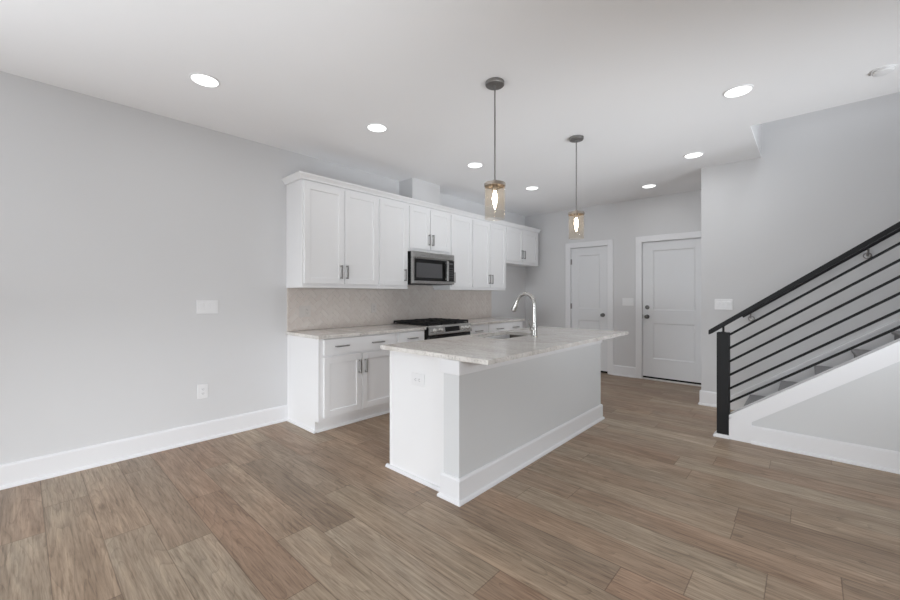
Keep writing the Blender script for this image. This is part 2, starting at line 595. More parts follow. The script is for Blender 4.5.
def build_floor():
    W, LEN, Y0 = 0.2004, 1.22, 0.09
    joints = {3: -2.83, 5: -1.913, 6: -1.05, 7: -0.52, 8: -0.646, 9: -0.39, 10: -0.136, 11: -1.11, 13: -0.305, 14: -0.073, 17: -0.527, 18: -0.21}
    bm = bmesh.new()
    uv = bm.loops.layers.uv.new('UVMap')
    uv2 = bm.loops.layers.uv.new('EdgeMap')
    tone = bm.loops.layers.float_color.new('tone')
    x_min, x_max, y_min, y_max = XL, XR, FRONT_Y, YB + 0.1
    k = math.floor((y_min - Y0) / W)
    rnd = random.Random(21)
    while Y0 + k * W < y_max:
        ya, yb = max(y_min, Y0 + k * W), min(y_max, Y0 + (k + 1) * W)
        j = joints.get(k, rnd.uniform(-1.2, 0))
        n0 = math.floor((x_min - j) / LEN)
        x = j + n0 * LEN
        while x < x_max:
            xa, xb = max(x_min, x), min(x_max, x + LEN)
            if xb - xa > 1e-4:
                t = (min(1, max(0, rnd.gauss(0.5, 0.18))), rnd.random(), rnd.random())
                # planks the photograph shows clearly
                cx, cy = (xa + xb) / 2, (ya + yb) / 2
                if k == 3 and xa <= -2.2 <= xb: t = (0.12, 0.31, 1.0)
                if k == 5 and xa <= -2.2 <= xb: t = (0.1, 0.62, 0.2)
                if k == 5 and xa <= -1.5 <= xb: t = (0.86, 0.15, 0.1)
                if k == 4 and xa <= -1.7 <= xb: t = (0.72, 0.4, 0.2)
                if k == 13 and xa <= 0.1 <= xb: t = (0.1, 0.2, 0.3)
                vs = [bm.verts.new(p) for p in ((xa, ya, 0), (xb, ya, 0), (xb, yb, 0), (xa, yb, 0))]
                f = bm.faces.new(vs)
                f.normal_update()
                xm = (xa + xb) / 2
                ym = (ya + yb) / 2
                for lp in f.loops:
                    c = lp.vert.co
                    lp[uv].uv = (c.x, c.y)
                    lp[uv2].uv = (0, 0)
                    lp[tone] = (*t, 1)
                # split so that the edge map falls to zero on the plank's borders
                r = bmesh.ops.inset_individual(bm, faces=[f], thickness=0.012, use_even_offset=True)
                for face in r['faces'] + [f]:
                    for lp in face.loops:
                        c = lp.vert.co
                        du = min(abs(c.x - xa), abs(c.x - xb))
                        dv = min(abs(c.y - ya), abs(c.y - yb))
                        lp[uv].uv = (c.x, c.y)
                        lp[tone] = (*t, 1)
                        d = min(du, dv)
                        lp[uv2].uv = (d, d)
            x += LEN
        k += 1
    me = bpy.data.meshes.new('floor')
    bm.to_mesh(me)
    bm.free()
    me.materials.append(M['floor'])
    o = bpy.data.objects.new('floor', me)
    o['kind'] = 'structure'
    COL.objects.link(o)


build_floor()

b = B()
b.box(XL - 0.1, OX, FRONT_Y - 0.1, YB + 0.1, H, H + 0.02)
b.box(OX, XR + 0.1, FRONT_Y - 0.1, OY, H, H + 0.02)
struct(b, 'ceiling', M['ceiling'])

b = B()
b.box(XL - 0.1, XL, LWIN[1], YB + 0.1, 0, H)
b.box(XL - 0.1, XL, FRONT_Y - 0.1, LWIN[0], 0, H)
b.box(XL - 0.1, XL, LWIN[0], LWIN[1], 0, 0.1)
b.box(XL - 0.1, XL, LWIN[0], LWIN[1], 1.95, H)
struct(b, 'wall_left', M['wall'])
D1 = (-3.01, -2.386)   # closet door slab
D2 = (-1.86, -1.025)   # entry door slab
DT = 2.066
b = B()
for x0, x1 in ((XL, D1[0] - 0.012), (D1[1] + 0.012, D2[0] - 0.012), (D2[1] + 0.012, XC + 0.12)):
    b.box(x0, x1, YB, YB + 0.12, 0, H)
for d in (D1, D2):
    b.box(d[0] - 0.012, d[1] + 0.012, YB, YB + 0.12, DT + 0.012, H)
struct(b, 'wall_back', M['wall'])
b = B()
b.prism([(XC, YS), (XR + 0.1, YS), (XR + 0.1, YS + 0.12), (XC + 0.12, YS + 0.12), (XC + 0.12, YB), (XC, YB)], 2, 0, H)
b.box(OX - 0.1, XR + 0.1, YS, YS + 0.12, H, 5.2)
struct(b, 'wall_stair', M['wall'])
b = B()
b.box(OX - 0.1, OX, OY - 0.1, YS, H + 0.02, 5.2)
b.box(OX, XR + 0.1, OY - 0.1, OY, H + 0.02, 5.2)
b.box(XR, XR + 0.1, OY, YS, H + 0.021, 5.2)
b.box(OX - 0.1, XR + 0.1, OY - 0.1, YS + 0.12, 5.2, 5.3)
struct(b, 'wall_stairwell', M['wall'])
b = B()
b.box(XR, XR + 0.1, FRONT_Y - 0.1, RWIN[0], 0, H)
b.box(XR, XR + 0.1, RWIN[1], YS, 0, H)
b.box(XR, XR + 0.1, RWIN[0], RWIN[1], 0, 0.1)
b.box(XR, XR + 0.1, RWIN[0], RWIN[1], 1.95, H)
struct(b, 'wall_right', M['wall'])
b = B()
edges = [XL - 0.1] + [v for w in WIN for v in w] + [XR + 0.1]
for i in range(0, len(edges), 2):
    b.box(edges[i], edges[i + 1], FRONT_Y - 0.12, FRONT_Y, 0, H)
for w in WIN:
    b.box(w[0], w[1], FRONT_Y - 0.12, FRONT_Y, 0, 0.1)
    b.box(w[0], w[1], FRONT_Y - 0.12, FRONT_Y, 2.36, H)
struct(b, 'wall_front', M['wall'])
for i, w in enumerate(WIN):
    b = B()
    y0, y1 = FRONT_Y - 0.09, FRONT_Y - 0.03
    b.box(w[0], w[0] + 0.06, y0, y1, 0.1, 2.36)
    b.box(w[1] - 0.06, w[1], y0, y1, 0.1, 2.36)
    b.box(w[0] + 0.06, w[1] - 0.06, y0, y1, 0.1, 0.17)
    b.box(w[0] + 0.06, w[1] - 0.06, y0, y1, 2.3, 2.36)
    f = struct(b, 'window_%d' % (i + 1), M['trim'])
    B().box(w[0] + 0.06, w[1] - 0.06, FRONT_Y - 0.066, FRONT_Y - 0.058, 0.17, 2.3).build('pane', M['pane'], f)


for i, (wx, w) in enumerate(((XL - 0.09, LWIN), (XR + 0.03, RWIN))):  # unseen side windows, added to go with the fill lamps
    b = B()
    b.box(wx, wx + 0.06, w[0], w[0] + 0.06, 0.1, 1.95)
    b.box(wx, wx + 0.06, w[1] - 0.06, w[1], 0.1, 1.95)
    b.box(wx, wx + 0.06, w[0] + 0.06, w[1] - 0.06, 0.1, 0.17)
    b.box(wx, wx + 0.06, w[0] + 0.06, w[1] - 0.06, 1.89, 1.95)
    b.box(wx, wx + 0.06, (w[0] + w[1]) / 2 - 0.03, (w[0] + w[1]) / 2 + 0.03, 0.17, 1.89)
    f = struct(b, 'window_%d' % (i + 4), M['trim'])
    B().box(wx + 0.026, wx + 0.034, w[0] + 0.06, w[1] - 0.06, 0.17, 1.89).build('pane', M['pane'], f)


def base_profile(ht):
    # outline (distance from wall, height) of a tall baseboard with eased cap and shoe moulding
    return [(0, 0), (0.030, 0), (0.030, 0.010), (0.026, 0.019), (0.018, 0.023), (0.016, 0.024),
            (0.016, ht - 0.014), (0.011, ht - 0.004), (0.006, ht), (0, ht)]


HB = 0.158
struct(B().prism([(XL + d, z) for d, z in base_profile(HB)], 1, FRONT_Y, 1.829), 'baseboard_left', M['trim'])
b = B()
b.prism([(YB - d, z) for d, z in base_profile(HB)], 0, D1[1] + 0.09, D2[0] - 0.093)
b.prism([(YB - d, z) for d, z in base_profile(HB)], 0, -3.25, D1[0] - 0.09)
struct(b, 'baseboard_back', M['trim'])
b = B()
b.prism([(YS - d, z) for d, z in base_profile(HB + 0.008)], 0, XC - 0.014, -0.64)
b.prism([(XC - d, z) for d, z in base_profile(HB + 0.008)], 1, YS - 0.014, YB - 0.02)
struct(b, 'baseboard_stair', M['trim'])


def casing(n, d, head_ext=0.0):
    """flat casing around a door opening: two legs and a head, with an inner jamb"""
    b = B()
    w = 0.086
    x0, x1 = d[0] - 0.006, d[1] + 0.006
    zt = DT + 0.008
    y0, y1 = YB - 0.02, YB + 0.001
    b.box(x0 - w, x0, y0, y1, 0, zt + w, 0.003)
    b.box(x1, min(x1 + w, XC - 0.004) if n == 2 else x1 + w, y0, y1, 0, zt + w, 0.003)
    b.box(x0, x1, y0, y1, zt, zt + w, 0.003)
    b.box(x0 - 0.006, x0 + 0.003, y1, YB + 0.12, 0, zt)
    b.box(x1 - 0.003, x1 + 0.006, y1, YB + 0.12, 0, zt)
    b.box(x0, x1, y1, YB + 0.12, zt - 0.003, zt + 0.006)
    struct(b, 'trim_%d' % n, M['trim'])


casing(1, D1)
casing(2, D2)


def panel_door(n, d, z0, panels, stile):
    """slab with square recessed panels, front face set back in the jamb"""
    yf = YB + 0.012
    b = B()
    x0, x1 = d[0] + 0.001, d[1] - 0.001
    px0, px1 = x0 + stile, x1 - stile
    zs = [z0] + [v for p in panels for v in p] + [DT]
    b.box(x0, px0, yf, yf + 0.036, z0, DT, 0.0015)
    b.box(px1, x1, yf, yf + 0.036, z0, DT, 0.0015)
    for i in range(0, len(zs), 2):
        b.box(px0, px1, yf, yf + 0.036, zs[i], zs[i + 1])
    for p0, p1 in panels:
        b.box(px0, px1, yf + 0.012, yf + 0.03, p0, p1)
        # sloping sticking round the panel
        s, r = 0.016, 0.010
        t = bmesh.new()
        o = [(px0, p0), (px1, p0), (px1, p1), (px0, p1)]
        q = [(px0 + s, p0 + s), (px1 - s, p0 + s), (px1 - s, p1 - s), (px0 + s, p1 - s)]
        vo = [t.verts.new((x, yf + 0.002, z)) for x, z in o]
        vi = [t.verts.new((x, yf + r + 0.0015, z)) for x, z in q]
        for i in range(4):
            t.faces.new((vo[i], vo[(i + 1) % 4], vi[(i + 1) % 4], vi[i]))
        b._merge(t)
    return struct(b, 'door_%d' % n, M['door'])


def knob(parent, x, z, name='door_knob'):
    y = YB + 0.012
    B().lathe([(0.031, 0.001), (0.031, -0.005), (0.026, -0.010), (0.012, -0.012), (0.011, -0.026), (0.018, -0.032),
               (0.0265, -0.042), (0.0275, -0.052), (0.022, -0.060), (0.0, -0.063)], (x, y, z), 'y', 24).build(name, M['darknickel'], parent, True)


PAN = [(0.317, 0.852), (1.045, 1.94)]
door1 = panel_door(1, D1, 0.035, PAN, 0.128)
knob(door1, -2.462, 0.947)
for z in (1.84, 1.083, 0.3):
    b = B()
    b.tube([(D1[0] - 0.002, YB + 0.004, z - 0.045), (D1[0] - 0.002, YB + 0.004, z + 0.045)], 0.0065, 10)
    b.box(D1[0] - 0.0015, D1[0] + 0.016, YB + 0.008, YB + 0.013, z - 0.045, z + 0.045)
    b.build('hinge', M['nickel'], door1, True)
door2 = panel_door(2, D2, 0.045, PAN, 0.145)
knob(door2, -1.795, 0.945)
B().lathe([(0.031, 0.001), (0.031, -0.006), (0.027, -0.014), (0.016, -0.016), (0.014, -0.020), (0.0, -0.020)], (-1.795, YB + 0.012, 1.087), 'y', 24).build('deadbolt', M['darknickel'], door2, True)
B().box(D2[0] + 0.0005, D2[0] + 0.006, YB + 0.006, YB + 0.0125, 0.915, 0.975).build('latch_plate', M['darknickel'], door2)
B().box(D2[0] - 0.004, D2[1] + 0.004, YB - 0.018, YB + 0.1, 0.0, 0.018, 0.002).build('threshold', M['sill'], door2)
B().box(D2[0] + 0.002, D2[1] - 0.002, YB + 0.02, YB + 0.045, 0.018, 0.046).build('door_sweep', M['under'], door2)  # black strip painting the dark gap above the threshold
B().box(D1[0] + 0.002, D1[1] - 0.002, YB + 0.05, YB + 0.06, 0.0, 0.036).build('door_shadow_strip', M['under'], door1)  # black strip in place of the shade under the closet door

# vent chase above the microwave cabinet, boxed up to the ceiling
struct(B().box(XL, -3.66, 3.31, 3.81, 2.40, H), 'wall_chase', M['wall'])

# ------------------------------------------------------------------ stairs
# knee wall with trim
kx0, kx1 = -0.515, 2.9


def ktop(x):
    return 0.206 + SL * (x - kx0)


b = B()
xe = kx0 + (H - 0.206) / SL
b.prism([(kx0 + 0.012, 0), (xe, 0), (xe, ktop(xe) - 0.03), (kx0 + 0.012, ktop(kx0) - 0.02)], 1, KY, KY + 0.10)
struct(b, 'wall_knee', M['knee'])
# white trim on it: sloped cap, sloped skirt, end stile, baseboard
b = B()
t0 = 0.018
c = 0.012
b.prism([(kx0, ktop(kx0) - 0.012), (xe, ktop(xe) - 0.012), (xe, ktop(xe) + 0.006), (kx0, ktop(kx0) + 0.006)], 1, KY - 0.024, KY + 0.104)
b.prism([(kx0, ktop(kx0) - 0.03), (xe, ktop(xe) - 0.03), (xe, ktop(xe) - 0.012), (kx0, ktop(kx0) - 0.012)], 1, KY - 0.021, KY - 0.001)
xs = kx0 + 0.158
b.prism([(xs, ktop(xs) - 0.140), (xe, ktop(xe) - 0.140), (xe, ktop(xe) - 0.03), (kx0, ktop(kx0) - 0.03), (kx0, 0.0), (xs, 0.0)], 1, KY - 0.016, KY)
b.box(kx0, kx0 + 0.012, KY - 0.021, KY + 0.10, 0, ktop(kx0) - 0.012)
struct(b, 'trim_3', M['trim'])
struct(B().prism([(KY - d, z) for d, z in base_profile(0.152)], 0, xs, XR), 'baseboard_knee', M['trim'])

stair = thing('staircase', (0.4, 4.8, 0), 'carpeted staircase climbing to the right behind the black railing', 'staircase')
RISE, RUN, NX = 0.187, 0.2543, -0.462
for i in range(14):
    x0 = NX + i * RUN
    z1 = 0.014 + (i + 1) * RISE
    if z1 > 2.72:
        break
    b = B()
    b.box(x0, x0 + RUN + 0.02, KY + 0.101, YS - 0.018, z1 - 0.03, z1, 0.008, 2)
    b.box(x0 + 0.02, x0 + 0.035, KY + 0.101, YS - 0.018, z1 - RISE - (0.014 if i == 0 else 0), z1 - 0.028)
    b.build('step', M['carpet'], stair)
b = B()


def stop_(x):
    return 0.258 + SL * (x - NX)


b.prism([(-0.64, 0.0), (-0.40, 0), (2.2, stop_(2.2) - 0.45), (2.2, stop_(2.2)), (-0.64, stop_(-0.64) + 0.02)], 1, YS - 0.016, YS - 0.0005)
b.prism([(-0.64, stop_(-0.64) - 0.002), (2.2, stop_(2.2) - 0.022), (2.2, stop_(2.2)), (-0.64, stop_(-0.64) + 0.02)], 1, YS - 0.022, YS - 0.014)
b.build('skirt_board', M['trim'], stair)

rail = thing('stair_railing', (kx0 - 0.045, 4.27, 0), 'black metal stair railing with newel post and sloping horizontal bars', 'railing')
NY0, NY1 = 4.222, 4.312
B().box(-0.607, -0.5165, NY0, NY1, 0.03, 0.936, 0.003, 2).build('newel_post', M['black'], rail)
b = B()
b.box(-0.632, -0.512, NY0 - 0.02, NY1 + 0.02, 0.0, 0.018, 0.003)
b.box(-0.622, -0.514, NY0 - 0.012, NY1 + 0.012, 0.018, 0.031, 0.003)
b.build('post_base', M['trim'], rail, label='white trim block under the newel post')
HS = 0.733


def hz(x):
    return 0.951 + HS * (x + 0.672)


xe2 = 1.75
b = B()
b.prism([(-0.672, hz(-0.672) - 0.042), (-0.648, hz(-0.648) - 0.047), (xe2, hz(xe2) - 0.041), (xe2, hz(xe2)), (-0.672, hz(-0.672))], 1, 4.238, 4.298, 0.004)
b.build('handrail', M['black'], rail)
b = B()
b.tube([(-0.562, 4.267, 0.93), (-0.562, 4.267, hz(-0.562) - 0.04)], 0.0085, 10)
b.tube([(-0.562, 4.267, 0.933), (-0.562, 4.267, 0.941)], 0.02, 14)
b.build('rail_support', M['black'], rail, True)
for z in (0.919, 0.799, 0.680, 0.559, 0.438, 0.318):
    x1 = 1.75
    B().tube([(kx0 - 0.01, 4.267, z - 0.00715), (x1, 4.267, z + 0.722 * (x1 - kx0))], 0.0095, 10).build('bar', M['black'], rail, True)

wrail = thing('wall_handrail', (-0.5, 5.25, 0), 'dark round handrail mounted on the wall beyond the stairs', 'handrail')


def wz(x):
    return 1.046 + 0.724 * (x + 0.526)


b = B()
b.tube([(-0.526, 5.25, wz(-0.526)), (1.6, 5.25, wz(1.6))], 0.024, 16)
b.build('rail', M['rail'], wrail, True)
for x in (-0.452, 0.410, 1.3):
    z = wz(x) - 0.084
    b = B()
    b.lathe([(0.030, -0.001), (0.030, -0.006), (0.024, -0.010), (0.017, -0.010), (0.017, -0.006), (0.0, -0.006)], (x, YS, z), 'y', 22)
    b.tube([(x, YS - 0.006, z), (x, YS - 0.045, z + 0.002), (x, YS - 0.07, z + 0.03), (x, 5.25, wz(x) - 0.022)], 0.007, 10)
    b.build('bracket', M['nickel'], wrail, True)

# ------------------------------------------------------------------ cabinets along the left wall
CT = 0.90       # counter top
XF = -3.296     # base face frame
DX = 0.020      # door thickness


def pull_v(parent, xf, y, z0, z1, m='nickel'):
    """vertical arch bar pull on a face at x = xf"""
    b = B()
    zc = (z0 + z1) / 2
    b.box(xf + 0.024, xf + 0.033, y - 0.0075, y + 0.0075, z0, z1, 0.002)
    for z in (z0 + 0.004, z1 - 0.015):
        b.box(xf - 0.001, xf + 0.026, y - 0.007, y + 0.007, z, z + 0.011, 0.001)
    return b.build('handle', M[m], parent)


def pull_h(parent, xf, y0, y1, z, m='nickel'):
    b = B()
    b.box(xf + 0.024, xf + 0.033, y0, y1, z - 0.0065, z + 0.0065, 0.002)
    for y in (y0 + 0.004, y1 - 0.015):
        b.box(xf - 0.001, xf + 0.026, y, y + 0.011, z - 0.005, z + 0.005, 0.001)
    return b.build('handle', M[m], parent)


def shaker(parent, xf, y0, y1, z0, z1, rail=0.06, name='door'):
    """shaker front: four members and a recessed panel; front plane at x = xf"""
    b = B()
    xb = xf - DX
    e = 0.0015
    b.box(xb, xf, y0, y0 + rail, z0, z1, e)
    b.box(xb, xf, y1 - rail, y1, z0, z1, e)
    b.box(xb, xf, y0 + rail - 0.001, y1 - rail + 0.001, z0, z0 + rail, e)
    b.box(xb, xf, y0 + rail - 0.001, y1 - rail + 0.001, z1 - rail, z1, e)
    b.box(xb, xf - 0.0105, y0 + rail - 0.002, y1 - rail + 0.002, z0 + rail - 0.002, z1 - rail + 0.002)
    return b.build(name, M['cabinet'], parent)


def slab_front(parent, xf, y0, y1, z0, z1, name='drawer'):
    return B().box(xf - DX, xf, y0, y1, z0, z1, 0.003, 2).build(name, M['cabinet'], parent)


def base_unit(y0, y1, label, fronts, end_panel=False, end_right=False):
    r = thing('base_cabinet', (XL + 0.3, (y0 + y1) / 2, 0), label, 'cabinet', 'base cabinets along the left wall')
    b = B()
    z0 = 0.104
    b.box(XL + 0.002, XF, y0, y1, z0, 0.869, 0.001)
    b.build('body', M['cabinet'], r)
    b = B()
    b.box(XL + 0.002, XF - 0.062, y0 + 0.002, y1 - 0.002, 0.0, z0)
    b.prism([(XF - 0.062 + d, z) for d, z in [(0, 0), (0.018, 0), (0.018, 0.010), (0.012, 0.018), (0, 0.020)]], 1, y0 + 0.002, y1 - 0.002)
    b.build('toe_kick', M['cabinet'], r)
    if end_panel:
        b = B()
        y = y0
        b.prism([(XL + 0.002, 0.0), (XF - 0.060, 0.0), (XF - 0.060, z0), (XF + 0.001, z0), (XF + 0.001, 0.869), (XL + 0.002, 0.869)], 1, y - 0.008, y)
        b.prism([(y - 0.008 - d, z) for d, z in [(0, 0), (0.018, 0), (0.018, 0.010), (0.012, 0.018), (0, 0.020)]], 0, XL + 0.032, XF - 0.050)
        b.build('end_panel', M['cabinet'], r)
    xf = XF + DX
    for fr in fronts:
        if fr[0] == 'door':
            _, a, c, z0d, z1d, hy = fr
            d = shaker(r, xf, a, c, z0d, z1d)
            pull_v(d, xf, hy, 0.502, 0.636)
        else:
            _, a, c, z0d, z1d, pulls = fr
            d = slab_front(r, xf, a, c, z0d, z1d)
            for pa, pb in pulls:
                pull_h(d, xf, pa, pb, 0.789)
    return r


ZD0, ZD1, ZW0, ZW1 = 0.138, 0.694, 0.716, 0.862
base_unit(1.838, 2.738, 'white base cabinet at the near left end, wide drawer over two doors',
          [('drawer', 1.878, 2.716, ZW0, ZW1, [(1.985, 2.13), (2.405, 2.555)]),
           ('door', 1.878, 2.288, ZD0, ZD1, 2.256), ('door', 2.296, 2.716, ZD0, ZD1, 2.328)], True)
base_unit(2.740, 3.168, 'narrow white base cabinet just left of the range',
          [('drawer', 2.762, 3.148, ZW0, ZW1, [(2.885, 3.03)]), ('door', 2.762, 3.148, ZD0, ZD1, 3.10)])
base_unit(3.934, 4.376, 'narrow white base cabinet just right of the range',
          [('drawer', 3.956, 4.360, ZW0, ZW1, [(4.075, 4.225)]), ('door', 3.956, 4.360, ZD0, ZD1, 4.0)])
base_unit(4.378, 5.29, 'white base cabinet at the far end of the run near the back wall',
          [('drawer', 4.396, 5.26, ZW0, ZW1, [(4.565, 4.715), (4.975, 5.125)]),
           ('door', 4.396, 4.824, ZD0, ZD1, 4.79), ('door', 4.832, 5.26, ZD0, ZD1, 4.866)])

# stone counters left and right of the range
b = B()
b.box(XL + 0.001, -3.262, 1.814, 3.168, 0.870, CT, 0.003, 2)
tag(b.build('countertop', M['granite'], origin=(-3.6, 2.5, 0.87)), 'pale granite countertop left of the range', 'countertop')
b = B()
b.box(XL + 0.001, -3.262, 3.934, 5.315, 0.870, CT, 0.003, 2)
tag(b.build('countertop', M['granite'], origin=(-3.6, 4.6, 0.87)), 'pale granite countertop right of the range', 'countertop')

# ------------------------------------------------------------------ herringbone backsplash
def clip(poly, lo, hi):
    for ax, lim, sgn in ((0, lo[0], 1), (0, hi[0], -1), (1, lo[1], 1), (1, hi[1], -1)):
        out = []
        for i in range(len(poly)):
            p, q = poly[i], poly[(i + 1) % len(poly)]
            dp, dq = sgn * (p[ax] - lim), sgn * (q[ax] - lim)
            if dp >= 0:
                out.append(p)
            if (dp > 0 > dq) or (dp < 0 < dq):
                t = dp / (dp - dq)
                out.append((p[0] + (q[0] - p[0]) * t, p[1] + (q[1] - p[1]) * t))
        poly = out
        if len(poly) < 3:
            return []
    return poly


def backsplash():
    y0, y1, z0, z1 = 1.826, 5.305, CT + 0.001, 1.3435
    r = thing('tile_backsplash', (XL, 3.5, CT), 'taupe herringbone tile backsplash between counter and upper cabinets', 'backsplash')
    B().box(XL + 0.0005, XL + 0.006, y0, y1, z0, z1).box(XL + 0.0005, XL + 0.006, 3.17, 3.92, z1, 1.405).build('grout_bed', M['grout'], r)
    W = 0.05
    Lt = 2 * W
    g = 0.0018
    rects = ((y0, y1, z0, z1), (3.17, 3.92, z1, 1.405))
    bm = bmesh.new()
    tone = bm.loops.layers.float_color.new('tone')
    cs = math.cos(PI / 4)
    rnd = random.Random(3)
    cy, cz = (y0 + y1) / 2, (z0 + z1) / 2
    for i in range(-60, 61):
        for j in range(-30, 31):
            ox, oy = i * W + j * Lt, i * W - j * Lt
            if abs((ox - oy)) > 6 or abs(ox + oy) > 6:
                continue
            for (a0, a1, c0, c1) in ((0, Lt, 0, W), (Lt, Lt + W, W - Lt, W)):
                q = [(ox + a0 + g, oy + c0 + g), (ox + a1 - g, oy + c0 + g), (ox + a1 - g, oy + c1 - g), (ox + a0 + g, oy + c1 - g)]
                q = [(cy + (u - v) * cs, cz + (u + v) * cs) for u, v in q]
                tn = rnd.random()
                for (ra, rb, rc, rd) in rects:
                    p = clip(q, (ra, rc), (rb, rd))
                    if len(p) < 3:
                        continue
                    area = abs(sum(p[k][0] * p[(k + 1) % len(p)][1] - p[(k + 1) % len(p)][0] * p[k][1] for k in range(len(p)))) / 2
                    if area < 2e-5:
                        continue
                    m0 = (sum(u for u, v in p) / len(p), sum(v for u, v in p) / len(p))
                    tl = (rnd.uniform(-1, 1) * 0.0004, rnd.uniform(-1, 1) * 0.0004)
                    vb = [bm.verts.new((XL + 0.004, u, v)) for u, v in p]
                    vt = []
                    for u, v in p:
                        du, dv = m0[0] - u, m0[1] - v
                        dl = math.hypot(du, dv) or 1
                        k = min(0.0016 / dl, 0.5)
                        vt.append(bm.verts.new((XL + 0.0095, u + du * k, v + dv * k)))
                    fs = [bm.faces.new(vt)]
                    for k in range(len(p)):
                        fs.append(bm.faces.new((vb[k], vb[(k + 1) % len(p)], vt[(k + 1) % len(p)], vt[k])))
                    for f in fs:
                        for lp in f.loops:
                            lp[tone] = (tn, tn, tn, 1)
    bmesh.ops.recalc_face_normals(bm, faces=bm.faces[:])
    for v in bm.verts:
        v.co -= ORG[r.name]
    me = bpy.data.meshes.new('tile_field')
    bm.to_mesh(me)
    bm.free()
    me.materials.append(M['tile'])
    o = bpy.data.objects.new('tile_field', me)
    o.parent = r
    COL.objects.link(o)


backsplash()

# ------------------------------------------------------------------ upper cabinets
UF = -3.586
UB, UT = 1.345, 2.386


def upper(y0, y1, zb, label, doors, end_panel=False):
    r = thing('upper_cabinet', (XL + 0.16, (y0 + y1) / 2, zb), label, 'cabinet', 'upper cabinets along the left wall')
    b = B()
    b.box(XL + 0.002, UF, y0, y1, zb + 0.026, UT, 0.001)
    b.build('body', M['cabinet'], r)
    B().box(XL + 0.03, UF + 0.004, y0 + 0.0005, y1 - 0.0005, zb, zb + 0.026, 0.002).build('light_rail', M['cabinet'], r)
    if end_panel:
        B().box(XL + 0.002, UF + 0.001, y0 - 0.006, y0, zb, UT, 0.001).build('end_panel', M['cabinet'], r)
    xf = UF + DX
    for a, c, hy in doors:
        d = shaker(r, xf, a, c, zb + 0.040, UT - 0.028, 0.058)
        hz0 = zb + 0.094
        pull_v(d, xf, hy, hz0, hz0 + 0.14)
    return r


UY0 = 1.826
upper(UY0, 2.722, UB, 'tall white upper cabinet with two doors at the near left end', [(UY0 + 0.012, 2.268, 2.232), (2.286, 2.708, 2.300)], True)
upper(2.724, 3.164, UB, 'single door white upper cabinet left of the microwave', [(2.738, 3.150, 3.10)])
upper(3.166, 3.922, 1.806, 'short white two door upper cabinet directly above the microwave', [(3.186, 3.530, 3.506), (3.544, 3.906, 3.570)])
upper(3.924, 4.386, UB, 'single door white upper cabinet right of the microwave', [(3.938, 4.374, 3.976)])
upper(4.388, 5.243, UB, 'tall white two door upper cabinet between single door unit and short far unit', [(4.402, 4.806, 4.780), (4.820, 5.230, 4.846)])
upper(5.245, 6.285, 1.788, 'short white upper cabinet over the empty fridge space, at the far end', [(5.262, 5.728, 5.700), (5.744, 6.225, 5.774)])

# crown moulding over the whole run with a return at the near end
cp = [(0.0, 2.387), (0.022, 2.387), (0.024, 2.400), (0.033, 2.413), (0.046, 2.427), (0.050, 2.430), (0.050, 2.443), (0.0, 2.443)]
bm = bmesh.new()
rows = []
yA = UY0 - 0.006
for (px, py, nx, ny) in ((XL + 0.003, yA, 0, -1), (UF, yA, 1, -1), (UF, 6.285, 1, 0)):
    rows.append([bm.verts.new((px + nx * d, py + ny * d, z)) for d, z in cp])
for i in range(2):
    for k in range(len(cp)):
        bm.faces.new((rows[i][k], rows[i][(k + 1) % len(cp)], rows[i + 1][(k + 1) % len(cp)], rows[i + 1][k]))
bm.faces.new(rows[0])
bm.faces.new(rows[-1])
bmesh.ops.recalc_face_normals(bm, faces=bm.faces[:])
b = B()
b._merge(bm)
tag(b.build('crown_molding', M['cabinet'], origin=(UF, 4.0, 2.388)), 'white crown molding running along the top of all upper cabinets', 'crown molding')

# ------------------------------------------------------------------ microwave
mw = thing('microwave', (-3.7, 3.53, 1.405), 'stainless steel microwave mounted above the range', 'microwave')
MY0, MY1, MZ0, MZ1 = 3.17, 3.919, 1.408, 1.804
b = B()
b.box(XL + 0.012, -3.535, MY0, MY1, MZ0, MZ1, 0.002)
b.build('body', M['black'], mw)
xm = -3.500
B().box(-3.535, xm, MY0, MY1, MZ1 - 0.074, MZ1, 0.004, 2).build('vent_panel', M['steel'], mw)
b = B()
dy1 = 3.798
dz0, dz1 = MZ0 + 0.004, MZ1 - 0.078
b.box(-3.535, xm, MY0, MY0 + 0.028, dz0, dz1, 0.003, 2)
b.box(-3.535, xm, MY0 + 0.027, dy1, dz0, dz0 + 0.036, 0.003, 2)
b.box(-3.535, xm - 0.004, MY0 + 0.027, dy1, dz1 - 0.010, dz1, 0.002)
door_m = b.build('door', M['steel'], mw)
gl = B().box(-3.53, xm - 0.003, MY0 + 0.028, dy1, dz0 + 0.036, dz1 - 0.010, 0.001).build('door_glass', M['blackglass'], door_m)
B().box(xm - 0.004, xm - 0.0018, MY0 + 0.062, 3.685, dz0 + 0.075, dz1 - 0.058).build('window', M['screen'], door_m)
b = B()
hy = 3.752
b.box(xm + 0.026, xm + 0.044, hy - 0.017, hy + 0.017, dz0 + 0.042, dz1 - 0.014, 0.005, 2)
for z in (dz0 + 0.06, dz1 - 0.045):
    b.box(xm - 0.004, xm + 0.03, hy - 0.007, hy + 0.007, z, z + 0.016, 0.002)
b.build('handle', M['steel'], door_m)
B().box(-3.535, xm - 0.001, dy1 + 0.002, MY1, dz0 + 0.036, dz1, 0.002).build('control_panel', M['blackglass'], mw)
B().box(-3.535, xm, dy1 + 0.001, MY1, dz0, dz0 + 0.036, 0.003, 2).build('bottom_strip', M['steel'], mw)
b = B()
for k in range(5):
    for q in range(3):
        yy, zz = 3.818 + q * 0.028, 1.50 + k * 0.030
        b.box(xm - 0.002, xm - 0.0004, yy, yy + 0.016, zz, zz + 0.010)
b.build('keypad', M['slot'], mw)
B().box(xm - 0.002, xm - 0.0004, 3.820, 3.888, 1.672, 1.694).build('clock_display', M['screen'], mw)

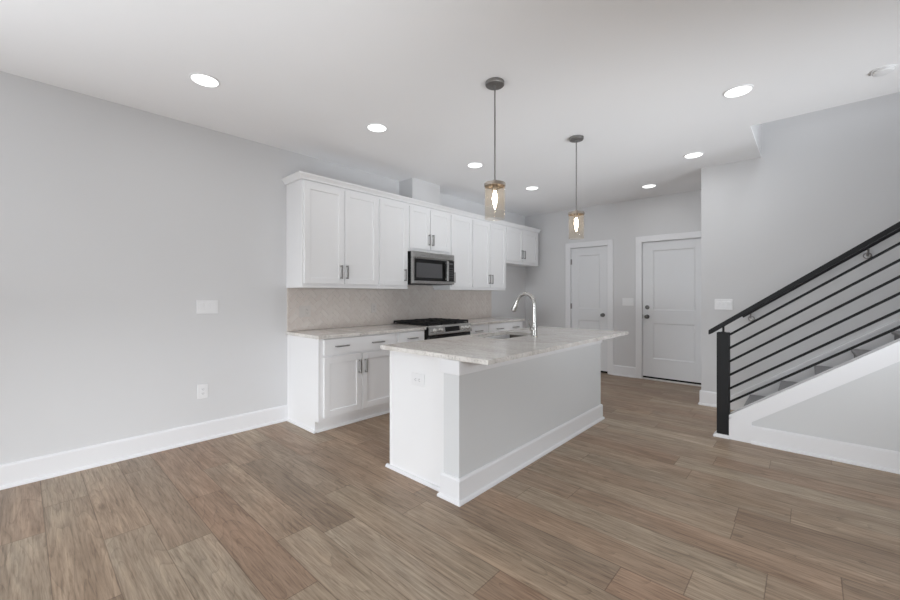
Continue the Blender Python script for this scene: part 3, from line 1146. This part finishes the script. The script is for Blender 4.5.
# ------------------------------------------------------------------ range
rg = thing('gas_range', (-3.6, 3.56, 0), 'stainless steel gas range with black grates below the microwave', 'range')
RY0, RY1 = 3.173, 3.929
b = B()
b.box(XL + 0.012, -3.26, RY0, RY1, 0.06, 0.893, 0.002)
b.box(-3.261, -3.232, RY0, RY1, 0.775, 0.888, 0.002)
b.build('body', M['black'], rg)
for fx in (-3.85, -3.36):
    for fy in (RY0 + 0.05, RY1 - 0.05):
        B().lathe([(0.018, 0), (0.018, 0.01), (0.01, 0.014), (0.01, 0.061)], (fx, fy, 0), 'z', 12).build('foot', M['black'], rg)
B().box(XL + 0.013, -3.246, RY0 - 0.012, RY1 + 0.012, 0.9005, 0.912, 0.003, 2).build('cooktop', M['steel'], rg)
B().box(XL + 0.03, -3.262, RY0 + 0.004, RY1 - 0.004, 0.911, 0.917, 0.002).build('cooktop_tray', M['iron'], rg)
# slanted control panel
b = B()
b.prism([(-3.245, 0.806), (-3.202, 0.806), (-3.200, 0.812), (-3.216, 0.898), (-3.222, 0.908), (-3.245, 0.908)], 1, RY0 + 0.001, RY1 - 0.001, 0.0015)
cp_o = b.build('control_panel', M['steel'], rg)
nrm = Vector((0.983, 0, 0.183))


def on_panel(y, z):
    t = (z - 0.812) / (0.898 - 0.812)
    return Vector((-3.200 + (-0.016) * t, y, z))


# display glass on the slant
b = B()
t = bmesh.new()
o4 = [on_panel(3.430, 0.832), on_panel(3.688, 0.832), on_panel(3.688, 0.888), on_panel(3.430, 0.888)]
va = [t.verts.new(p - nrm * 0.002) for p in o4]
vb = [t.verts.new(p + nrm * 0.002) for p in o4]
t.faces.new(va); t.faces.new(vb[::-1])
for i in range(4):
    t.faces.new((va[i], vb[i], vb[(i + 1) % 4], va[(i + 1) % 4]))
bmesh.ops.recalc_face_normals(t, faces=t.faces[:])
b._merge(t)
b.build('display', M['blackglass'], cp_o)
for ky in (3.246, 3.348, 3.738, 3.812, 3.880):
    p = on_panel(ky, 0.858)
    b = B()
    b.tube([p - nrm * 0.002, p + nrm * 0.006, p + nrm * 0.007, p + nrm * 0.028, p + nrm * 0.031], [0.026, 0.026, 0.020, 0.019, 0.015], 20)
    q = p + nrm * 0.03
    b.box(q.x - 0.006, q.x + 0.004, q.y - 0.0035, q.y + 0.0035, q.z - 0.016, q.z + 0.016, 0.001)
    b.build('knob', M['chrome'], cp_o, True)
# oven door and storage drawer
od = B().box(-3.259, -3.226, RY0 + 0.003, RY1 - 0.003, 0.262, 0.795, 0.004, 2).build('oven_door', M['blackglass'], rg)
b = B()
b.tube([(-3.175, RY0 + 0.05, 0.748), (-3.175, RY1 - 0.05, 0.748)], 0.011, 14)
for y in (RY0 + 0.09, RY1 - 0.09):
    b.tube([(-3.227, y, 0.748), (-3.175, y, 0.748)], 0.008, 10)
b.build('handle', M['steel'], od, True)
B().box(-3.227, -3.2235, RY0 + 0.1, RY1 - 0.1, 0.36, 0.66).build('oven_window', M['screen'], od)
B().box(-3.259, -3.228, RY0 + 0.003, RY1 - 0.003, 0.075, 0.255, 0.004, 2).build('storage_drawer', M['steel'], rg)
# burners and grates
for (bx, by, br) in ((-3.74, 3.33, 0.045), (-3.43, 3.33, 0.055), (-3.585, 3.557, 0.05), (-3.74, 3.785, 0.045), (-3.43, 3.785, 0.055)):
    b = B().lathe([(br + 0.015, 0.911), (br + 0.012, 0.918), (br, 0.919), (br, 0.925), (br * 0.9, 0.930), (0.0, 0.930)], (bx, by, 0), 'z', 24)
    b.build('burner', M['iron'], rg, True)
gx0, gx1 = -3.87, -3.268
for k in range(3):
    ga, gb = RY0 + 0.008 + k * 0.252, RY0 + 0.008 + (k + 1) * 0.252 - 0.005
    b = B()
    zt0, zt1 = 0.926, 0.950
    w = 0.015
    b.box(gx0, gx1, ga, ga + w, zt0, zt1, 0.003)
    b.box(gx0, gx1, gb - w, gb, zt0, zt1, 0.003)
    b.box(gx0, gx0 + w, ga, gb, zt0, zt1, 0.003)
    b.box(gx1 - w, gx1, ga, gb, zt0, zt1, 0.003)
    gm = (ga + gb) / 2
    b.box(gx0, gx1, gm - w / 2, gm + w / 2, zt0, zt1 + 0.004, 0.003)
    for xx in (-3.74, -3.585, -3.43):
        b.box(xx - w / 2, xx + w / 2, ga, gb, zt0, zt1 + 0.004, 0.003)
    for xx in (gx0 + 0.006, gx1 - 0.006, -3.58):
        for yy in (ga + 0.006, gb - 0.006):
            b.box(xx - 0.008, xx + 0.008, yy - 0.006, yy + 0.006, 0.911, 0.945, 0.002)
    b.build('grate', M['iron'], rg)

# ------------------------------------------------------------------ island
IX0, IX1 = -2.282, -1.573     # left face, knee wall face
IPX = -1.704                  # left edge of the knee wall end
IY0, IY1 = 1.842, 4.02
isl = thing('kitchen_island', (-1.95, 2.95, 0), 'white kitchen island with grey paneled side standing on the wood floor', 'kitchen island')
TOPZ = 0.869
b = B()
b.box(IX0 + 0.02, IPX, IY0 + 0.016, IY0 + 0.034, 0.1, TOPZ)
b.box(IX0 + 0.02, IPX, IY1 - 0.02, IY1 - 0.002, 0.0, TOPZ)
b.box(IX0 + 0.02, IPX, IY0 + 0.034, IY1 - 0.02, 0.1, 0.118)
b.box(IX0 + 0.02, IX0 + 0.04, IY0 + 0.034, IY1 - 0.02, 0.118, TOPZ)
b.box(IPX - 0.012, IPX, IY0 + 0.034, IY1 - 0.02, 0.118, TOPZ)
b.build('cabinet_body', M['cabinet'], isl)
b = B()
b.box(IX0 + 0.08, IX0 + 0.095, IY0 + 0.016, IY1 - 0.02, 0, 0.1)
b.build('toe_kick', M['cabinet'], isl)
# end panel facing the camera, with its shoe
b = B()
b.box(IX0, IPX + 0.004, IY0, IY0 + 0.016, 0.0, TOPZ, 0.001)
b.box(IX0, IX0 + 0.022, IY0 - 0.004, IY0 + 0.018, 0.0, TOPZ, 0.001)
b.build('end_panel', M['cabinet'], isl)
b = B()
b.prism([(IY0 - d, z) for d, z in [(0, 0), (0.020, 0), (0.020, 0.010), (0.013, 0.020), (0, 0.022)]], 0, IX0 - 0.03, IPX - 0.014)
b.build('shoe_molding', M['trim'], isl)
# knee wall
KYF = 1.805
b = B()
b.box(IPX, IX1, KYF, IY1, 0.0, TOPZ, 0.002)
b.build('knee_wall', M['knee'], isl, label='grey painted knee wall along the seating side')
# ledger trim under the counter
b = B()
b.box(IPX - 0.026, IX1 + 0.012, KYF - 0.012, KYF, 0.782, TOPZ, 0.002)
b.box(IX1, IX1 + 0.012, KYF - 0.001, IY1 + 0.012, 0.782, TOPZ, 0.002)
b.box(IPX - 0.012, IX1 + 0.012, IY1, IY1 + 0.012, 0.782, TOPZ, 0.002)
b.build('ledger_trim', M['trim'], isl)
# baseboard round the knee wall
prof = base_profile(0.152)
t = bmesh.new()
rows = []
path = ((IPX, IY0 - 0.005, -1, 0, -1), (IPX, KYF, -1, -1, 0), (IX1, KYF, 1, -1, 0), (IX1, IY1, 1, 1, 0), (IPX, IY1, 0, 1, 0))
for (px, py, nx, ny, q) in path:
    rows.append([t.verts.new((px + nx * d, py + ny * d, z)) for d, z in prof])
n = len(prof)
for i in range(len(rows) - 1):
    for k in range(n):
        t.faces.new((rows[i][k], rows[i][(k + 1) % n], rows[i + 1][(k + 1) % n], rows[i + 1][k]))
t.faces.new(rows[0]); t.faces.new(rows[-1])
bmesh.ops.recalc_face_normals(t, faces=t.faces[:])
b = B()
b._merge(t)
b.build('baseboard', M['trim'], isl)
# doors on the working side
for (a, c, hy) in ((1.93, 2.36, 2.32), (2.72, 3.06, 3.03), (3.08, 3.42, 3.11), (3.55, 3.97, 3.59)):
    bb = B()
    xb, xf = IX0 + 0.02, IX0
    r_ = 0.058
    bb.box(xf, xb, a, a + r_, 0.125, 0.85, 0.0015)
    bb.box(xf, xb, c - r_, c, 0.125, 0.85, 0.0015)
    bb.box(xf, xb, a + r_, c - r_, 0.125, 0.125 + r_, 0.0015)
    bb.box(xf, xb, a + r_, c - r_, 0.85 - r_, 0.85, 0.0015)
    bb.box(xf + 0.01, xb, a + r_ - 0.002, c - r_ + 0.002, 0.125 + r_ - 0.002, 0.85 - r_ + 0.002)
    dd = bb.build('door', M['cabinet'], isl)
    hb = B().box(xf - 0.033, xf - 0.024, hy - 0.0055, hy + 0.0055, 0.66, 0.80, 0.002)
    for z in (0.664, 0.785):
        hb.box(xf - 0.026, xf + 0.001, hy - 0.005, hy + 0.005, z, z + 0.011)
    hb.build('handle', M['nickel'], dd)

# island top with the sink cut-out
CX0, CX1, CY0, CY1 = -2.345, -1.350, 1.800, 4.175
SX0, SX1, SY0, SY1 = -2.275, -1.905, 2.735, 3.36


def rrect(x0, x1, y0, y1, r, seg=6):
    pts = []
    for cx, cy, a0 in ((x1 - r, y1 - r, 0), (x0 + r, y1 - r, 90), (x0 + r, y0 + r, 180), (x1 - r, y0 + r, 270)):
        for k in range(seg + 1):
            a = math.radians(a0 + 90 * k / seg)
            pts.append((cx + r * math.cos(a), cy + r * math.sin(a)))
    return pts


def slab_with_hole(outer, inner, z0, z1, bev):
    t = bmesh.new()
    n = len(outer)
    ot = [t.verts.new((x, y, z1)) for x, y in outer]
    it = [t.verts.new((x, y, z1)) for x, y in inner]
    ob = [t.verts.new((x, y, z0)) for x, y in outer]
    ib = [t.verts.new((x, y, z0)) for x, y in inner]
    for i in range(n):
        j = (i + 1) % n
        t.faces.new((ot[i], ot[j], it[j], it[i]))
        t.faces.new((ob[j], ob[i], ib[i], ib[j]))
        t.faces.new((ot[j], ot[i], ob[i], ob[j]))
        t.faces.new((it[i], it[j], ib[j], ib[i]))
    bmesh.ops.recalc_face_normals(t, faces=t.faces[:])
    es = [e for e in t.edges if all(v in ot for v in e.verts) or all(v in ob for v in e.verts)]
    bmesh.ops.bevel(t, geom=es, offset=bev, segments=2, affect='EDGES')
    return t


b = B()
b._merge(slab_with_hole(rrect(CX0, CX1, CY0, CY1, 0.006), rrect(SX0, SX1, SY0, SY1, 0.035), 0.870, CT, 0.003))
tag(b.build('island_countertop', M['granite'], origin=(-1.87, 2.98, 0.87)), 'pale polished granite slab on the kitchen island with sink cut-out', 'countertop')

# undermount sink
sk = thing('kitchen_sink', ((SX0 + SX1) / 2, (SY0 + SY1) / 2, 0.66), 'stainless steel undermount sink set in the island countertop', 'sink')
o1 = rrect(SX0 - 0.016, SX1 + 0.016, SY0 - 0.016, SY1 + 0.016, 0.07)
rings = [(o1, 0.8695), (rrect(SX0 - 0.003, SX1 + 0.003, SY0 - 0.003, SY1 + 0.003, 0.035), 0.8695),
         (rrect(SX0 + 0.0, SX1 - 0.0, SY0 + 0.0, SY1 - 0.0, 0.035), 0.862),
         (rrect(SX0 + 0.012, SX1 - 0.012, SY0 + 0.012, SY1 - 0.012, 0.06), 0.70),
         (rrect(SX0 + 0.05, SX1 - 0.05, SY0 + 0.05, SY1 - 0.05, 0.05), 0.672),
         (rrect(SX0 + 0.16, SX1 - 0.16, SY0 + 0.30, SY1 - 0.30, 0.02), 0.668)]
t = bmesh.new()
rv = [[t.verts.new((x, y, z)) for x, y in r] for r, z in rings]
n = len(o1)
for i in range(len(rv) - 1):
    for k in range(n):
        t.faces.new((rv[i][k], rv[i][(k + 1) % n], rv[i + 1][(k + 1) % n], rv[i + 1][k]))
t.faces.new(rv[-1])
bmesh.ops.recalc_face_normals(t, faces=t.faces[:])
b = B()
b._merge(t)
ob = b.build('bowl', M['sinksteel'], sk, True)
B().lathe([(0.045, 0.667), (0.045, 0.672), (0.03, 0.671), (0.028, 0.668), (0.0, 0.668)], ((SX0 + SX1) / 2, (SY0 + SY1) / 2, 0.001), 'z', 24).build('drain', M['chrome'], sk, True)

# pull-down faucet
fx, fy = -1.80, 3.085
fc = thing('kitchen_faucet', (fx, fy, CT), 'tall brushed nickel gooseneck faucet beside the island sink', 'faucet')
b = B()
b.lathe([(0.031, 0.0), (0.031, 0.006), (0.026, 0.010), (0.0245, 0.04), (0.0245, 0.095), (0.022, 0.115), (0.0195, 0.16), (0.0175, 0.24)], (fx, fy, CT), 'z', 24)
b.build('body', M['faucet'], fc, True)
pts = []
rad = []
R_ = 0.090
zc = CT + 0.292
pts.append((fx, fy, CT + 0.235)); rad.append(0.0175)
for k in range(0, 17):
    a = math.radians(160 * k / 16)
    pts.append((fx - R_ + R_ * math.cos(a), fy, zc + R_ * math.sin(a)))
    rad.append(0.0172 - 0.0022 * k / 16)
b = B().tube(pts, rad, 16)
b.build('spout', M['faucet'], fc, True)
p = Vector(pts[-1])
d = (Vector(pts[-1]) - Vector(pts[-2])).normalized()
b = B().tube([p - d * 0.004, p + d * 0.03, p + d * 0.04, p + d * 0.095, p + d * 0.11], [0.016, 0.017, 0.019, 0.0245, 0.022], 16)
b.build('spray_head', M['faucet'], fc, True)
b = B()
b.tube([(fx, fy, CT + 0.07), (fx - 0.01, fy - 0.036, CT + 0.07), (fx - 0.012, fy - 0.044, CT + 0.07)], [0.018, 0.017, 0.013], 14)
b.tube([(fx - 0.011, fy - 0.040, CT + 0.072), (fx - 0.016, fy - 0.052, CT + 0.11), (fx - 0.021, fy - 0.060, CT + 0.155)], [0.0085, 0.007, 0.006], 10)
b.build('lever', M['faucet'], fc, True)


# ------------------------------------------------------------------ plates: switches and outlets
def plate(name, c, axis, w, hgt, gangs, kinds, label, group=None, pm='plastic'):
    """c: centre on the surface; axis: outward normal '+x' or '-y'; kinds: 'switch' | 'outlet' | 'outlet_h' per gang"""
    r = thing(name, c, label, 'light switch' if 'switch' in name else 'outlet', group)
    c = Vector(c)

    def bx(b, u0, u1, z0, z1, d0, d1, bev=0.0):
        if axis == '+x':
            b.box(c.x + d0, c.x + d1, c.y + u0, c.y + u1, c.z + z0, c.z + z1, bev)
        else:
            b.box(c.x + u0, c.x + u1, c.y - d1, c.y - d0, c.z + z0, c.z + z1, bev)
    b = B()
    bx(b, -w / 2, w / 2, -hgt / 2, hgt / 2, 0.0, 0.006, 0.0022)
    b.build('plate', M[pm], r)
    for g in range(gangs):
        u = (g - (gangs - 1) / 2) * 0.046
        k = kinds[g]
        if k == 'switch':
            b = B()
            bx(b, u - 0.0165, u + 0.0165, -0.033, 0.033, 0.0055, 0.0085, 0.001)
            bx(b, u - 0.0150, u + 0.0150, -0.001, 0.031, 0.008, 0.0105, 0.001)
            b.build('rocker', M[pm], r)
        else:
            b = B()
            s = B()
            if k == 'outlet':
                bx(b, u - 0.0165, u + 0.0165, -0.033, 0.033, 0.0055, 0.008, 0.001)
                for zc_ in (-0.018, 0.018):
                    bx(s, u - 0.008, u - 0.0055, zc_ - 0.004, zc_ + 0.006, 0.0075, 0.0084)
                    bx(s, u + 0.0055, u + 0.008, zc_ - 0.004, zc_ + 0.006, 0.0075, 0.0084)
                    bx(s, u - 0.002, u + 0.002, zc_ - 0.011, zc_ - 0.007, 0.0075, 0.0084)
            else:
                bx(b, u - 0.033, u + 0.033, -0.0165, 0.0165, 0.0055, 0.008, 0.001)
                for uc in (-0.018, 0.018):
                    bx(s, u + uc - 0.004, u + uc + 0.006, -0.008, -0.0055, 0.0075, 0.0084)
                    bx(s, u + uc - 0.004, u + uc + 0.006, 0.0055, 0.008, 0.0075, 0.0084)
                    bx(s, u + uc - 0.011, u + uc - 0.007, -0.002, 0.002, 0.0075, 0.0084)
            rc = b.build('receptacle', M[pm], r)
            s.build('slot', M['slot'], rc)
    return r


plate('light_switch', (XL, 1.112, 1.168), '+x', 0.168, 0.12, 3, ['switch'] * 3, 'white triple switch plate on the left wall above an outlet')
plate('wall_outlet', (XL, 1.075, 0.430), '+x', 0.082, 0.125, 1, ['outlet'], 'white outlet low on the left wall below the triple switch')
plate('wall_outlet', (XL + 0.009, 2.015, 1.100), '+x', 0.125, 0.118, 2, ['switch', 'outlet'], 'taupe double outlet plate at the near left end of the tile backsplash', pm='taupe')
plate('wall_outlet', (XL + 0.009, 2.90, 1.115), '+x', 0.078, 0.118, 1, ['outlet'], 'taupe single outlet in the tile backsplash left of the range', pm='taupe')
plate('wall_outlet', (-1.978, IY0, 0.690), '-y', 0.13, 0.085, 1, ['outlet_h'], 'white sideways outlet on the end panel of the island')
plate('light_switch', (-2.070, YB, 1.166), '-y', 0.168, 0.12, 3, ['switch'] * 3, 'white triple switch plate on the back wall between the two doors')
plate('light_switch', (-0.700, YS, 1.166), '-y', 0.168, 0.12, 3, ['switch'] * 3, 'white triple switch plate on the stair wall above the newel post')

# ------------------------------------------------------------------ ceiling lights
def make_ceiling_light(loc, label):
    r = thing('recessed_light', loc, label, 'ceiling light', 'recessed ceiling lights')
    x, y, z = loc
    B().lathe([(0.091, 0.0), (0.091, -0.003), (0.087, -0.006), (0.081, -0.007), (0.079, -0.005), (0.079, 0.0)], loc, 'z', 40).build('trim_ring', M['plastic'], r, True)
    B().lathe([(0.080, -0.004), (0.074, -0.0065), (0.0, -0.008)], loc, 'z', 40).build('lens', M['lens'], r, True)
    d = bpy.data.lights.new('recessed_lamp', 'AREA')
    d.shape = 'DISK'
    d.size = 0.16
    d.energy = LAMP_W
    d.color = (0.97, 0.99, 1.0)
    o = bpy.data.objects.new('lamp', d)
    o.location = (0, 0, -0.016)
    o.parent = r
    COL.objects.link(o)
    return r


lights = [((-3.046, 0.85), 'recessed ceiling light nearest the left wall, in the near left ceiling'),
          ((-2.795, 2.11), 'recessed ceiling light above the near base cabinet, second of the left row'),
          ((-2.782, 3.466), 'recessed ceiling light beside the nearer pendant, in front of the microwave'),
          ((-2.801, 4.74), 'recessed ceiling light between the two pendants, deep in the kitchen'),
          ((-0.372, 3.488), 'recessed ceiling light in the near right ceiling before the stair opening'),
          ((-0.888, 4.767), 'recessed ceiling light left of the stair opening corner'),
          ((-1.584, 5.717), 'recessed ceiling light farthest back, in front of the doors')]
first = make_ceiling_light((lights[0][0][0], lights[0][0][1], H), lights[0][1])
for (x, y), lab in lights[1:]:
    c2 = copy_tree(first)
    c2.location = (x, y, H)
    c2['label'] = lab

# ------------------------------------------------------------------ pendants
def make_pendant(x, y, label):
    r = thing('pendant_light', (x, y, H), label, 'pendant light', 'pendant lights over the island')
    c = (x, y, 0)
    B().lathe([(0.0, H), (0.064, H), (0.065, H - 0.004), (0.065, H - 0.020), (0.061, H - 0.025), (0.012, H - 0.027), (0.010, H - 0.036), (0.0, H - 0.036)], c, 'z', 36).build('canopy', M['pendant'], r, True)
    B().tube([(x, y, H - 0.034), (x, y, 2.055)], 0.0052, 12).build('rod', M['pendant'], r, True)
    cap = B().lathe([(0.0, 2.066), (0.012, 2.066), (0.014, 2.047), (0.070, 2.045), (0.0735, 2.042), (0.0735, 2.023), (0.0705, 2.021), (0.0705, 2.038), (0.0, 2.038)], c, 'z', 36).build('cap', M['bronze'], r, True)
    B().lathe([(0.017, 2.040), (0.019, 2.034), (0.019, 1.995), (0.016, 1.988), (0.0, 1.988)], c, 'z', 20).build('socket', M['bronze'], cap, True)
    B().lathe([(0.0698, 2.036), (0.0698, 1.800), (0.0678, 1.797), (0.0655, 1.800), (0.0655, 2.036)], c, 'z', 48, closed=True).build('glass_shade', M['shade'], r, True)
    b = B().lathe([(0.009, 1.990), (0.010, 1.980), (0.0145, 1.962), (0.018, 1.942), (0.017, 1.924), (0.012, 1.904), (0.007, 1.884), (0.003, 1.868), (0.0, 1.864)], c, 'z', 24)
    bl = b.build('bulb', M['bulb'], r, True)
    return r


pen = make_pendant(-1.598, 2.21, 'nearer glass cylinder pendant hanging over the front of the island')
p2 = copy_tree(pen)
p2.location = (-1.598, 3.50, H)
p2['label'] = 'farther glass cylinder pendant hanging over the back of the island'

# ------------------------------------------------------------------ smoke detector
sd = thing('smoke_detector', (0.362, 3.80, H), 'round white smoke detector on the ceiling at the right edge', 'smoke detector')
B().lathe([(0.0, H), (0.060, H), (0.060, H - 0.006), (0.056, H - 0.008), (0.0, H - 0.008)], (0.362, 3.80, 0), 'z', 36).build('base', M['plastic'], sd, True)
B().lathe([(0.0, H - 0.007), (0.049, H - 0.007), (0.052, H - 0.011), (0.048, H - 0.020), (0.039, H - 0.024), (0.0, H - 0.026)], (0.362, 3.80, 0), 'z', 36).build('cover', M['plastic'], sd, True)
